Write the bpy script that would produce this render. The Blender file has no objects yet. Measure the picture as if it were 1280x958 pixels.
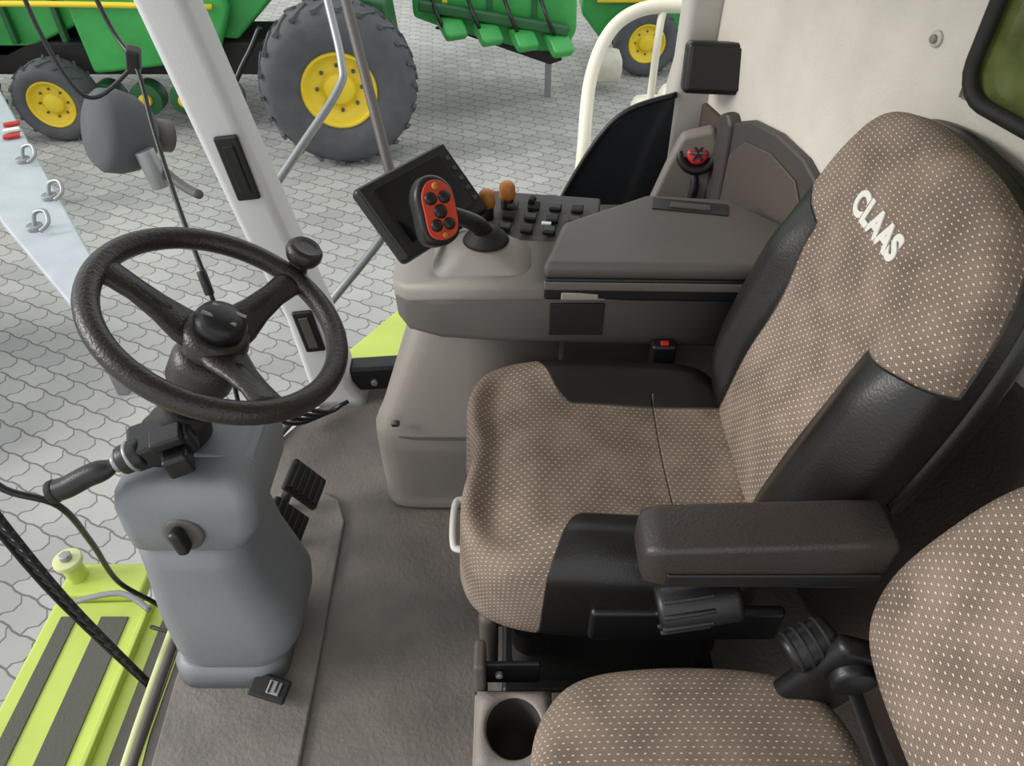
import bpy, bmesh, math, random
from mathutils import Vector, Matrix, Euler
random.seed(4)
scene=bpy.context.scene
scene.view_settings.view_transform='Standard'
COL=scene.collection

# ------------------------------------------------------------ materials
def lin(c):
    o=[]
    for v in c[:3]:
        v=v/255.0
        o.append(v/12.92 if v<=0.04045 else ((v+0.055)/1.055)**2.4)
    return (o[0],o[1],o[2],1.0)

def pmat(name,rgb,rough=0.5,metal=0.0,grain=0.0,gscale=300.0,var=0.0,vscale=6.0):
    m=bpy.data.materials.new(name); m.use_nodes=True
    nt=m.node_tree; b=nt.nodes['Principled BSDF']
    c=lin(rgb)
    b.inputs['Base Color'].default_value=c
    b.inputs['Roughness'].default_value=rough
    b.inputs['Metallic'].default_value=metal
    tc=nt.nodes.new('ShaderNodeTexCoord')
    if grain>0:
        n=nt.nodes.new('ShaderNodeTexNoise'); n.inputs['Scale'].default_value=gscale
        n.inputs['Detail'].default_value=3
        nt.links.new(tc.outputs['Object'],n.inputs['Vector'])
        bp=nt.nodes.new('ShaderNodeBump'); bp.inputs['Strength'].default_value=grain
        bp.inputs['Distance'].default_value=0.002
        nt.links.new(n.outputs['Fac'],bp.inputs['Height'])
        nt.links.new(bp.outputs['Normal'],b.inputs['Normal'])
    if var>0:
        n2=nt.nodes.new('ShaderNodeTexNoise'); n2.inputs['Scale'].default_value=vscale
        n2.inputs['Detail'].default_value=6
        nt.links.new(tc.outputs['Object'],n2.inputs['Vector'])
        r=nt.nodes.new('ShaderNodeValToRGB')
        r.color_ramp.elements[0].position=0.3; r.color_ramp.elements[1].position=0.7
        r.color_ramp.elements[0].color=tuple(x*(1-var) for x in c[:3])+(1,)
        r.color_ramp.elements[1].color=tuple(min(1,x*(1+var)) for x in c[:3])+(1,)
        nt.links.new(n2.outputs['Fac'],r.inputs['Fac'])
        nt.links.new(r.outputs['Color'],b.inputs['Base Color'])
    return m

def M(nt,op,a,b=None,c=None):
    n=nt.nodes.new('ShaderNodeMath'); n.operation=op
    for i,v in enumerate((a,b,c)):
        if v is None: continue
        if isinstance(v,(int,float)): n.inputs[i].default_value=v
        else: nt.links.new(v,n.inputs[i])
    return n.outputs[0]

def upholstery(name,base,dot,leather=(30,28,27),pu=0.0115,pv=0.0078):
    m=bpy.data.materials.new(name); m.use_nodes=True
    nt=m.node_tree; b=nt.nodes['Principled BSDF']
    uv=nt.nodes.new('ShaderNodeUVMap'); uv.uv_map='UVMap'
    sp=nt.nodes.new('ShaderNodeSeparateXYZ'); nt.links.new(uv.outputs['UV'],sp.inputs[0])
    v=M(nt,'DIVIDE',sp.outputs['Y'],pv)
    row=M(nt,'FLOOR',v)
    u=M(nt,'ADD',M(nt,'DIVIDE',sp.outputs['X'],pu),M(nt,'MULTIPLY',row,0.5))
    fu=M(nt,'ABSOLUTE',M(nt,'SUBTRACT',M(nt,'FRACT',u),0.5))
    fv=M(nt,'ABSOLUTE',M(nt,'SUBTRACT',M(nt,'FRACT',v),0.5))
    d=M(nt,'MULTIPLY',M(nt,'LESS_THAN',fu,0.15),M(nt,'LESS_THAN',fv,0.10))
    wv=M(nt,'MULTIPLY',M(nt,'SINE',M(nt,'MULTIPLY',sp.outputs['X'],1640.0)),M(nt,'SINE',M(nt,'MULTIPLY',sp.outputs['Y'],1610.0)))
    tc=nt.nodes.new('ShaderNodeTexCoord')
    n=nt.nodes.new('ShaderNodeTexNoise'); n.inputs['Scale'].default_value=14; n.inputs['Detail'].default_value=8
    nt.links.new(tc.outputs['Object'],n.inputs['Vector'])
    nfac=M(nt,'ADD',n.outputs['Fac'],M(nt,'MULTIPLY',wv,0.24))
    r=nt.nodes.new('ShaderNodeValToRGB')
    bl=lin(base)
    r.color_ramp.elements[0].position=0.2; r.color_ramp.elements[1].position=0.8
    r.color_ramp.elements[0].color=tuple(x*0.55 for x in bl[:3])+(1,)
    r.color_ramp.elements[1].color=tuple(x*1.45 for x in bl[:3])+(1,)
    nt.links.new(nfac,r.inputs['Fac'])
    mx=nt.nodes.new('ShaderNodeMix'); mx.data_type='RGBA'
    nt.links.new(d,mx.inputs[0]); nt.links.new(r.outputs['Color'],mx.inputs[6]); mx.inputs[7].default_value=lin(dot)
    at=nt.nodes.new('ShaderNodeAttribute'); at.attribute_name='zone'
    isf=M(nt,'GREATER_THAN',at.outputs['Fac'],0.0)
    mz=nt.nodes.new('ShaderNodeMix'); mz.data_type='RGBA'
    nt.links.new(isf,mz.inputs[0]); mz.inputs[6].default_value=lin(leather); nt.links.new(mx.outputs[2],mz.inputs[7])
    a2=nt.nodes.new('ShaderNodeAttribute'); a2.attribute_name='seam2'
    dist=M(nt,'MINIMUM',M(nt,'ABSOLUTE',at.outputs['Fac']),M(nt,'ABSOLUTE',a2.outputs['Fac']))
    groove=M(nt,'MINIMUM',M(nt,'DIVIDE',dist,0.0028),1.0)
    dark=nt.nodes.new('ShaderNodeMix'); dark.data_type='RGBA'; dark.blend_type='MULTIPLY'; dark.inputs[0].default_value=1
    gm=M(nt,'ADD',M(nt,'MULTIPLY',groove,0.4),0.6)
    cb=nt.nodes.new('ShaderNodeCombineColor')
    for i in range(3): nt.links.new(gm,cb.inputs[i])
    nt.links.new(mz.outputs[2],dark.inputs[6]); nt.links.new(cb.outputs[0],dark.inputs[7])
    nt.links.new(dark.outputs[2],b.inputs['Base Color'])
    rg=M(nt,'ADD',M(nt,'MULTIPLY',isf,0.54),0.36)
    nt.links.new(rg,b.inputs['Roughness'])
    nf=nt.nodes.new('ShaderNodeTexNoise'); nf.inputs['Scale'].default_value=260
    nt.links.new(tc.outputs['Object'],nf.inputs['Vector'])
    hgt=M(nt,'ADD',M(nt,'MULTIPLY',groove,1.0),M(nt,'ADD',M(nt,'MULTIPLY',nf.outputs['Fac'],0.18),M(nt,'MULTIPLY',M(nt,'MULTIPLY',wv,isf),0.06)))
    hgt=M(nt,'ADD',hgt,M(nt,'MULTIPLY',M(nt,'MULTIPLY',d,isf),0.15))
    bp=nt.nodes.new('ShaderNodeBump'); bp.inputs['Strength'].default_value=0.8; bp.inputs['Distance'].default_value=0.003
    nt.links.new(hgt,bp.inputs['Height']); nt.links.new(bp.outputs['Normal'],b.inputs['Normal'])
    return m

def paver_mat():
    m=bpy.data.materials.new('interlocking_pavers'); m.use_nodes=True
    nt=m.node_tree; b=nt.nodes['Principled BSDF']
    tc=nt.nodes.new('ShaderNodeTexCoord')
    mp=nt.nodes.new('ShaderNodeMapping'); mp.inputs['Rotation'].default_value=(0,0,0.45)
    nt.links.new(tc.outputs['Object'],mp.inputs[0])
    sp=nt.nodes.new('ShaderNodeSeparateXYZ'); nt.links.new(mp.outputs[0],sp.inputs[0])
    def tri(x,per,amp):
        f=M(nt,'FRACT',M(nt,'DIVIDE',x,per))
        t=M(nt,'ABSOLUTE',M(nt,'SUBTRACT',f,0.5))
        t=M(nt,'MINIMUM',M(nt,'MAXIMUM',t,0.15),0.35)
        return M(nt,'MULTIPLY',t,amp)
    x=M(nt,'ADD',sp.outputs['X'],tri(sp.outputs['Y'],0.17,0.20))
    y=M(nt,'ADD',sp.outputs['Y'],tri(sp.outputs['X'],0.20,0.06))
    cb=nt.nodes.new('ShaderNodeCombineXYZ'); nt.links.new(x,cb.inputs[0]); nt.links.new(y,cb.inputs[1])
    bt=nt.nodes.new('ShaderNodeTexBrick')
    nt.links.new(cb.outputs[0],bt.inputs['Vector'])
    bt.inputs['Scale'].default_value=1; bt.inputs['Brick Width'].default_value=0.2
    bt.inputs['Row Height'].default_value=0.17; bt.inputs['Mortar Size'].default_value=0.007
    bt.inputs['Mortar Smooth'].default_value=0.3
    bt.inputs['Color1'].default_value=lin((176,175,171)); bt.inputs['Color2'].default_value=lin((160,160,158))
    bt.inputs['Mortar'].default_value=lin((112,109,104))
    n=nt.nodes.new('ShaderNodeTexNoise'); n.inputs['Scale'].default_value=0.7; n.inputs['Detail'].default_value=8
    nt.links.new(tc.outputs['Object'],n.inputs['Vector'])
    mr=nt.nodes.new('ShaderNodeMapRange'); mr.inputs[1].default_value=0.3; mr.inputs[2].default_value=0.7
    mr.inputs[3].default_value=0.78; mr.inputs[4].default_value=1.12
    nt.links.new(n.outputs['Fac'],mr.inputs[0])
    cc=nt.nodes.new('ShaderNodeCombineColor')
    for i in range(3): nt.links.new(mr.outputs[0],cc.inputs[i])
    mx=nt.nodes.new('ShaderNodeMix'); mx.data_type='RGBA'; mx.blend_type='MULTIPLY'; mx.inputs[0].default_value=1
    nt.links.new(bt.outputs['Color'],mx.inputs[6]); nt.links.new(cc.outputs[0],mx.inputs[7])
    nt.links.new(mx.outputs[2],b.inputs['Base Color'])
    b.inputs['Roughness'].default_value=0.85
    return m

FAB=upholstery('seat_fabric_leather',(122,107,95),(214,200,178))
GREY=pmat('console_taupe_plastic',(134,127,120),0.55,grain=0.35,gscale=420,var=0.06)
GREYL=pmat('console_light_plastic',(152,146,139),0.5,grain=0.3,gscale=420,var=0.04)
GREYD=pmat('console_dark_plastic',(84,79,76),0.5,grain=0.3,gscale=420,var=0.08)
CHAR=pmat('corner_charcoal_plastic',(68,63,61),0.5,grain=0.3,gscale=420,var=0.06)
BLUEG=pmat('column_grey_plastic',(120,124,128),0.42,grain=0.3,gscale=420,var=0.05)
BLK=pmat('black_plastic',(24,24,25),0.4,grain=0.2,gscale=300)
BLKR=pmat('black_rubber',(30,28,27),0.7,grain=0.4,gscale=200)
RIMM=pmat('steering_leather',(44,37,35),0.32,grain=0.6,gscale=240)
BRN=pmat('rear_carpet',(80,68,60),0.95,grain=0.8,gscale=180,var=0.15,vscale=9)
FELT=pmat('headliner_felt',(208,202,191),0.95,grain=0.7,gscale=160,var=0.06,vscale=10)
PILL=pmat('pillar_white_plastic',(208,208,209),0.5,grain=0.2,gscale=300)
TRIM=pmat('rear_trim_grey',(186,181,175),0.6,grain=0.3,gscale=300)
LIME=pmat('lime_paint',(186,204,92),0.4,var=0.1,vscale=4)
ANTI=pmat('antislip_strip',(88,88,80),0.9,grain=0.8,gscale=150)
GREEN=pmat('green_paint',(58,158,76),0.4,var=0.18,vscale=3)
DGREEN=pmat('dark_green_paint',(36,92,50),0.5)
YEL=pmat('yellow_rim_paint',(232,204,50),0.4)
TYRE=pmat('tyre_rubber',(82,84,87),0.9,grain=0.5,gscale=40,var=0.15)
METAL=pmat('galvanised_metal',(150,153,154),0.4,metal=0.5,var=0.1)
CREAM=pmat('cream_tube_paint',(224,219,200),0.4)
WHITE=pmat('white_plastic',(222,221,217),0.5)
RED=pmat('red_plastic',(190,42,36),0.4)
REDO=pmat('red_orange_grip_plate',(206,70,48),0.4)
ORNG=pmat('orange_knob',(184,116,46),0.45)
SCREEN=pmat('screen_glass',(14,14,16),0.12)
GLASSD=pmat('tinted_rear_glass',(84,92,50),0.08,var=0.9,vscale=9)
LOGO=pmat('logo_thread',(222,220,212),0.7)
SHEET=pmat('light_grey_sheet',(176,183,188),0.45,var=0.08)
FLOORM=pmat('floor_vinyl',(114,107,101),0.55,grain=1.0,gscale=110,var=0.24,vscale=7)
FLOORP=pmat('floor_mat_panel',(120,114,108),0.55,grain=1.0,gscale=110,var=0.22,vscale=9)
SMOKE=pmat('smoked_panel',(42,45,50),0.22)
ARML=pmat('armrest_leather',(54,48,45),0.42,grain=0.5,gscale=220,var=0.06)
TAN=pmat('tan_pallet_wood',(196,180,132),0.8,var=0.3)
BAG=pmat('cream_bag_fabric',(204,200,184),0.8,var=0.15)
PALE=pmat('pale_lime_edge',(200,206,150),0.5)
CHROME=pmat('hub_chrome',(120,120,124),.25,metal=.7)
PAV=paver_mat()

# ------------------------------------------------------------ helpers
def empty(name,loc=(0,0,0)):
    e=bpy.data.objects.new(name,None); e.location=loc; e.empty_display_size=0.05
    COL.objects.link(e); return e

def link(name,me,mat,parent,smooth=True,mw=None):
    o=bpy.data.objects.new(name,me); COL.objects.link(o)
    if mat: me.materials.append(mat)
    if smooth:
        for p in me.polygons: p.use_smooth=True
    if mw is not None: o.matrix_world=mw
    if parent is not None:
        o.parent=parent; o.matrix_parent_inverse=Matrix.Translation(parent.location).inverted()
    return o

def fixn(me):
    bm=bmesh.new(); bm.from_mesh(me); bmesh.ops.recalc_face_normals(bm,faces=bm.faces[:]); bm.to_mesh(me); bm.free()

def from_data(name,vs,fs,mat,parent,smooth=True,mw=None,bevel=0,seg=3):
    me=bpy.data.meshes.new(name); me.from_pydata([tuple(v) for v in vs],[],fs); me.update(); fixn(me)
    o=link(name,me,mat,parent,smooth,mw)
    if bevel:
        md=o.modifiers.new('b','BEVEL'); md.width=bevel; md.segments=seg; md.limit_method='ANGLE'; md.angle_limit=math.radians(30)
        wn=o.modifiers.new('w','WEIGHTED_NORMAL')
    return o

def frame(origin,x,y=None,z=None):
    x=Vector(x).normalized()
    if z is None:
        y=Vector(y); z=x.cross(y).normalized(); y=z.cross(x)
    else:
        z=Vector(z).normalized(); y=z.cross(x).normalized(); z=x.cross(y)
    m=Matrix((x,y,z)).transposed().to_4x4(); m.translation=Vector(origin); return m

def box(name,c,s,mat,parent,bevel=0.005,rot=(0,0,0),mw=None,seg=3):
    hx,hy,hz=[v/2 for v in s]
    vs=[(x,y,z) for x in(-hx,hx) for y in(-hy,hy) for z in(-hz,hz)]
    fs=[(0,1,3,2),(4,6,7,5),(0,4,5,1),(2,3,7,6),(0,2,6,4),(1,5,7,3)]
    if mw is None: mw=Matrix.Translation(Vector(c))@Euler(rot).to_matrix().to_4x4()
    else: mw=mw@Matrix.Translation(Vector(c))
    return from_data(name,vs,fs,mat,parent,bevel>0,mw,min(bevel,min(s)*0.45),seg)

def prism(name,poly,thick,mat,parent,mw,bevel=0.005,seg=3):
    n=len(poly)
    vs=[(p[0],p[1],-thick/2) for p in poly]+[(p[0],p[1],thick/2) for p in poly]
    fs=[tuple(range(n))[::-1],tuple(range(n,2*n))]+[(i,(i+1)%n,(i+1)%n+n,i+n) for i in range(n)]
    return from_data(name,vs,fs,mat,parent,bevel>0,mw,bevel,seg)

def catmull(pts,n=8,closed=False):
    P=[Vector(p) for p in pts]; out=[]; L=len(P)
    segs=L if closed else L-1
    for i in range(segs):
        if closed: p0,p1,p2,p3=P[(i-1)%L],P[i],P[(i+1)%L],P[(i+2)%L]
        else: p0,p1,p2,p3=P[max(i-1,0)],P[i],P[i+1],P[min(i+2,L-1)]
        for k in range(n):
            t=k/n
            out.append(0.5*((2*p1)+(-p0+p2)*t+(2*p0-5*p1+4*p2-p3)*t*t+(-p0+3*p1-3*p2+p3)*t**3))
    if not closed: out.append(P[-1])
    return out

def loft(name,rings,mat,parent,cap=True,wrap=False,mw=None,bevel=0):
    n=len(rings[0]); vs=[v for r in rings for v in r]; fs=[]
    R=len(rings)
    for i in range(R if wrap else R-1):
        a=i*n; b=((i+1)%R)*n
        for k in range(n): fs.append((a+k,a+(k+1)%n,b+(k+1)%n,b+k))
    if cap:
        fs.append(tuple(range(n))[::-1]); fs.append(tuple(range((R-1)*n,R*n)))
    return from_data(name,vs,fs,mat,parent,True,mw,bevel)

def tube(name,pts,r,mat,parent,smooth_n=6,closed=False,sides=14,flat=1.0):
    P=catmull(pts,smooth_n,closed) if smooth_n>1 else [Vector(p) for p in pts]
    N=len(P); rs=r if callable(r) else (lambda t:r)
    rings=[]; t0=(P[1]-P[0]).normalized()
    up=Vector((0,0,1)) if abs(t0.z)<0.9 else Vector((1,0,0))
    nrm=(up-t0*up.dot(t0)).normalized()
    for i in range(N):
        if closed: t=(P[(i+1)%N]-P[i-1]).normalized()
        else: t=(P[min(i+1,N-1)]-P[max(i-1,0)]).normalized()
        nrm=(nrm-t*nrm.dot(t)).normalized(); bn=t.cross(nrm); rr=rs(i/(N-1))
        rings.append([P[i]+(nrm*math.cos(2*math.pi*k/sides)*flat+bn*math.sin(2*math.pi*k/sides))*rr for k in range(sides)])
    return loft(name,rings,mat,parent,not closed,closed)

def lathe(name,prof,mw,mat,parent,sides=40,cap=True):
    rings=[[Vector((r*math.cos(2*math.pi*k/sides),r*math.sin(2*math.pi*k/sides),z)) for k in range(sides)] for r,z in prof]
    return loft(name,rings,mat,parent,cap,False,mw)

def axisframe(o,z):
    z=Vector(z).normalized(); x=Vector((1,0,0)) if abs(z.x)<0.9 else Vector((0,1,0))
    x=(x-z*x.dot(z)).normalized(); return frame(o,x,z=z)

def cyl(name,p0,p1,r0,mat,parent,r1=None,sides=32,b=0.003):
    p0=Vector(p0);p1=Vector(p1);L=(p1-p0).length; r1=r0 if r1 is None else r1
    b=min(b,r0*0.4,L*0.3)
    return lathe(name,[(max(r0-b,1e-4),0),(r0-b*0.3,b*0.3),(r0,b),(r1,L-b),(r1-b*0.3,L-b*0.3),(max(r1-b,1e-4),L)],axisframe(p0,p1-p0),mat,parent,sides)

def rrect(cx,cy,hx,hy,r,z,n=6):
    r=min(r,hx*0.99,hy*0.99); out=[]
    for q,(sx,sy) in enumerate(((1,1),(-1,1),(-1,-1),(1,-1))):
        for k in range(n+1):
            a=math.pi/2*(q+k/n)
            out.append(Vector((cx+sx*(hx-r)+r*math.cos(a),cy+sy*(hy-r)+r*math.sin(a),z)))
    return out

def sm(x,a,b):
    t=max(0,min(1,(x-a)/(b-a))); return t*t*(3-2*t)

def pillow(name,outline,T,er,hf,zf,mat,parent,mw,centre=(0,0),n=10,nr=26,sf=None,pinch=0.0):
    O=catmull([(p[0],p[1],0) for p in outline],n,True); c=Vector((centre[0],centre[1],0))
    R=sum((o-c).length for o in O)/len(O)
    spec=[(er*0.9,-T),(er*0.4,-T+er*0.12),(0.0,-T+er*0.6)]
    for k in range(1,7):
        f=k/7; spec.append((pinch*math.sin(math.pi*f),(-T+er*0.6)*(1-f)+(-er)*f))
    e0=len(spec)
    for k in range(0,7):
        a=math.pi/2*k/6; spec.append((er*(1-math.cos(a)),-er+er*math.sin(a)))
    for k in range(1,nr): spec.append((er+(R*0.985-er)*k/(nr-1),0))
    vs=[];uv=[];zone=[];s2=[]
    for i,(ins,z) in enumerate(spec):
        s=1-ins/R
        for o in O:
            p=c+(o-c)*s; w=sm(ins,0,0.07) if i>=e0 else 0
            zz=z+hf(p.x,p.y)*w
            vs.append(Vector((p.x,p.y,zz)))
            d=(o-c).normalized(); ext=max(0,-z)
            uv.append((p.x+d.x*ext,p.y+d.y*ext)); zone.append(zf(p.x,p.y,zz)); s2.append(sf(p.x,p.y,zz) if sf else 1.0)
    m=len(O); fs=[]
    for i in range(len(spec)-1):
        for k in range(m): fs.append((i*m+k,i*m+(k+1)%m,(i+1)*m+(k+1)%m,(i+1)*m+k))
    fs.append(tuple(range(m))[::-1]); fs.append(tuple(range((len(spec)-1)*m,len(spec)*m)))
    me=bpy.data.meshes.new(name); me.from_pydata([tuple(v) for v in vs],[],fs); me.update()
    ul=me.uv_layers.new(name='UVMap')
    for l in me.loops: ul.data[l.index].uv=uv[l.vertex_index]
    for nm,arr in (('zone',zone),('seam2',s2)):
        at=me.attributes.new(nm,'FLOAT','POINT')
        for i,v in enumerate(arr): at.data[i].value=v
    fixn(me)
    return link(name,me,mat,parent,True,mw)

# ------------------------------------------------------------ camera
HC=1.45; PITCH=math.radians(42)
cam=bpy.data.cameras.new('camera'); co=bpy.data.objects.new('camera',cam); COL.objects.link(co)
co.location=(0,0,HC); co.rotation_euler=(math.pi/2-PITCH,0,0)
cam.sensor_width=36; cam.lens=920/1280*36; cam.clip_start=0.02
scene.camera=co

# ------------------------------------------------------------ ground and cab shell
GZ=-2.1
from_data('paved_ground',[(-25,-8,GZ),(25,-8,GZ),(25,35,GZ),(-25,35,GZ)],[(0,1,2,3)],PAV,None,False)
prism('ceiling',[(-.78,-.25),(.95,-.25),(.95,1.0),(.60,1.9),(-.45,1.9),(-.72,1.5),(-.85,.8)],0.06,FELT,None,Matrix.Translation((0,0,1.80)),0.01)  # unseen cab roof, added to block overhead sky so light enters from the sides

fl=[(-.38,1.64),(-.47,1.60),(-.56,1.50),(-.64,1.37),(-.69,1.15),(-.70,.9),(-.70,.6),(-.67,.3),(-.63,.02),(.74,.02),(.74,1.0),(.52,1.72),(-.2,1.72)]
prism('floor',fl,0.06,FLOORM,None,Matrix.Translation((0,0,-0.03)),0.008)
mat_e=empty('floor_mat')
mp=[(-.47,1.19),(-.43,1.165),(-.405,1.10),(-.395,.6),(-.39,.1),(-.61,.1),(-.66,.4),(-.68,.7),(-.675,1.0),(-.65,1.19)]
prism('mat_panel',mp,0.012,FLOORP,mat_e,Matrix.Translation((0,0,0.006)),0.005)
sill=empty('trim_1')
sp=[(-.42,1.66,.008),(-.52,1.58,.008),(-.61,1.44,.008),(-.67,1.25,.008),(-.705,1.0,.008),(-.71,.7,.008),(-.695,.4,.008),(-.65,.05,.008)]
tube('sill_seal',sp,0.009,GREYD,sill)
tube('sill_outer_edge',[(x-.020,y+.008,z-.018) for x,y,z in sp],0.011,PALE,sill)

def wpt(Y,z,off=0):
    n=Vector((-1,-0.23,0)).normalized()
    return Vector((0.859-0.23*Y,Y,z))+n*off
rear=empty('wall_rear')
def wallpoly(name,pts,th,mat,off,bevel=0.004,parent=rear):
    front=[wpt(y,z,off) for y,z in pts]; back=[wpt(y,z,off-th) for y,z in pts]; k=len(pts)
    fs=[tuple(range(k)),tuple(range(k,2*k))[::-1]]+[(i,(i+1)%k,(i+1)%k+k,i+k) for i in range(k)]
    return from_data(name,front+back,fs,mat,parent,bevel>0,None,bevel)
wallpoly('felt_lower',[(1.8,0.78),(0.0,0.78),(0.0,1.06),(1.8,1.06)],0.03,FELT,0,0)
wallpoly('felt_side',[(1.8,1.06),(1.03,1.06),(1.03,1.75),(1.8,1.75)],0.03,FELT,0,0)
wallpoly('felt_near',[(0.3,1.06),(0.0,1.06),(0.0,1.75),(0.3,1.75)],0.03,FELT,0,0)
wallpoly('felt_header',[(1.03,1.6),(0.3,1.6),(0.3,1.75),(1.03,1.75)],0.03,FELT,0,0)
wallpoly('carpet_lower',[(1.8,0.0),(0.0,0.0),(0.0,0.78),(1.8,0.78)],0.05,BRN,0.012,0.006)
win=empty('window_1')
def wloop(y0,y1,z0,z1,r,off):
    pts=[]
    for q,(cy,cz) in enumerate(((y1-r,z1-r),(y0+r,z1-r),(y0+r,z0+r),(y1-r,z0+r))):
        for k in range(6):
            a=math.pi/2*(q+k/5); pts.append(wpt(cy+r*math.cos(a),cz+r*math.sin(a),off))
    return pts
tube('rubber_frame',wloop(0.32,1.028,1.064,1.58,0.045,0.0),0.010,BLKR,win,1,True)
wp=wloop(0.32,1.03,1.062,1.6,0.02,-0.012)
from_data('glass_pane',wp,[tuple(range(len(wp)))],GLASSD,win,False)
btn=empty('trim_2')
cyl('wall_stud_base',wpt(1.105,1.114,0),wpt(1.105,1.114,.005),.0115,TRIM,btn); cyl('wall_stud_cap',wpt(1.105,1.114,.005),wpt(1.105,1.114,.010),.006,GREY,btn)

rp=empty('cab_rear_pillar')
loft('pillar_body',[rrect(.43,1.78,.055,.05,.02,z) for z in (0,.5,.8)]+[rrect(.425,1.78,.042,.045,.02,z) for z in (.86,1.2,1.77)],TRIM,rp)
wr=empty('wall_right')
box('side_lower_panel',(.17,1.62,.22),(.62,.05,.46),GREYD,wr)
sf_=empty('smoked_side_panel')
pp=[(.07,.38),(.10,.46),(.145,.57),(.215,.70),(.28,.765),(.385,.80),(.40,.42)]
PF=frame((0,1.74,0),(1,0,0),(0,0,1))
prism('panel_sheet',pp,0.015,SMOKE,sf_,PF,0.005)
tube('panel_edge',[(x,1.73,z) for x,z in pp[:-1]],0.007,BLK,sf_)
ct=empty('corner_trim_panel')
cpol=[(.30,.42),(.33,.56),(.365,.68),(.39,.75),(.46,.77),(.475,.74),(.47,.44)]
prism('grey_corner',cpol,0.04,GREY,ct,frame((0,1.67,0),(1,-.1,0),(0,0,1)),0.012)
dpan=[(1.60,.50),(1.60,.74),(1.575,.80),(1.50,.835),(1.40,.85),(1.30,.845),(1.23,.82),(1.20,.78),(1.22,.50)]
wallpoly('dark_corner_panel',dpan,.02,CHAR,0.02,0.008,ct)
wallpoly('dark_corner_inset',[(1.55,.56),(1.55,.74),(1.50,.79),(1.40,.81),(1.30,.80),(1.26,.76),(1.27,.56)],.006,pmat('corner_inset_plastic',(78,69,63),.6,grain=.3),0.025,0.003,ct)
wallpoly('grey_upright_rib',[(1.62,.50),(1.62,.80),(1.585,.82),(1.56,.80),(1.54,.50)],.03,CHAR,0.03,0.01,ct)
er=empty('emergency_switch')
EF=frame((.427,1.615,.707),(1,-.1,0),z=(0.0,-.85,.5))
cyl('switch_mount',(.427,1.66,.68),(.427,1.615,.706),.035,GREYD,er)
lathe('black_ring',[(.03,-.01),(.046,-.01),(.048,0),(.045,.010),(.036,.012),(.031,.004),(.001,.004)],EF,BLK,er)
lathe('red_button',[(.024,.0),(.025,.010),(.021,.014),(.010,.013),(.001,.013)],EF,RED,er)
for k in range(3):
    box('button_bar_%d'%k,(0,0,.014),(.040,.006,.006),BLK if k else CHROME,er,.002,mw=EF@Matrix.Rotation(math.pi*k/3,4,'Z'))
tube('switch_cable',[(.43,1.62,.665),(.43,1.60,.62),(.42,1.60,.57)],.010,BLK,er,4)
spk=empty('cabin_speaker')
SF=frame((.447,1.66,.885),(1,-.12,0),(0,.25,1))
box('speaker_body',(0,0,0),(.14,.105,.07),BLK,spk,.012,mw=SF)
box('speaker_grille',(0,0,.037),(.12,.085,.006),BLKR,spk,.003,mw=SF)
box('speaker_bracket',(.0,0,-.06),(.05,.05,.06),GREYD,spk,.006,mw=SF)

# front pillar
fp=empty('cab_front_pillar')
pr=[]
for (x,y,z,hx,hy) in [(-.50,1.58,0,.085,.07),(-.503,1.578,.02,.072,.062),(-.51,1.575,.06,.058,.055),(-.53,1.565,.3,.055,.052),(-.58,1.545,.6,.053,.052),(-.65,1.52,1.06,.05,.05),(-.74,1.49,1.77,.05,.05)]:
    pr.append(rrect(x,y,hx,hy,.022,z))
loft('pillar_body',pr,PILL,fp)
def on_pillar(z):
    t=[(0.06,-.51,1.575),(.3,-.53,1.565),(.6,-.58,1.545),(1.06,-.65,1.52),(1.77,-.74,1.49)]
    for a,b in zip(t,t[1:]):
        if z<=b[0]:
            f=(z-a[0])/(b[0]-a[0]); return Vector((a[1]+(b[1]-a[1])*f,a[2]+(b[2]-a[2])*f,z))
for i,zc_ in enumerate((.27,.735)):
    p=on_pillar(zc_); q=on_pillar(zc_+.05)
    VF=frame(p+Vector((.012-.012*(1-i),-.056,0)),(1,0.05,0.1),(q-p))
    hl=.075 if i else .068
    box('air_vent_frame_%d'%i,(0,0,0),(.052,hl*2,.012),BLK,fp,.006,mw=VF)
    box('air_vent_slot_%d'%i,(0,0,.007),(.024,hl*1.5,.006),GREYD if i==0 else BLKR,fp,.002,mw=VF)
box('black_foot_bracket',(-.36,1.59,.06),(.2,.06,.085),BLK,fp,.012,rot=(0,0,.1))
cyl('bracket_bolt',(-.39,1.56,.055),(-.39,1.545,.055),.010,METAL,fp)

# ------------------------------------------------------------ driver seat
ds=empty('driver_seat',(.17,.865,0))
CF=Matrix.Translation((.165,.865,.52))@Matrix.Rotation(math.radians(3),4,'Y')
up_=[(-.234,.02),(-.246,.09),(-.243,.15),(-.215,.205),(-.15,.238),(-.03,.25),(.1,.25),(.2,.24),(.24,.19),(.245,.08)]
dn_=[(.245,-.08),(.24,-.19),(.2,-.245),(.1,-.258),(-.03,-.258),(-.15,-.248),(-.215,-.215),(-.243,-.16),(-.246,-.09),(-.236,-.03)]
def hc(x,y):
    h=.028*sm(abs(y),.11,.2)*sm(x,-.18,-.05)
    h-=.055*sm(-x,.12,.26)
    h-=.012*math.exp(-((x-.1)/.1)**2-(y/.12)**2)
    return h
def zc(x,y,z):
    b0=.112 if y>0 else .150
    b=b0+.18*(1-sm(x,-.16,-.055))
    return min(b-abs(y),z+.172)
pillow('cushion',up_+dn_,.190,.035,hc,zc,FAB,ds,CF,(0,0),sf=lambda x,y,z:(x-.095) if abs(y)<.14 else 1)
box('cushion_pan',(.17,.865,.325),(.44,.44,.04),BLK,ds,.018)
BF=frame((.375,.865,.50),(0,-1,0),(.25,0,.968))
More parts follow.
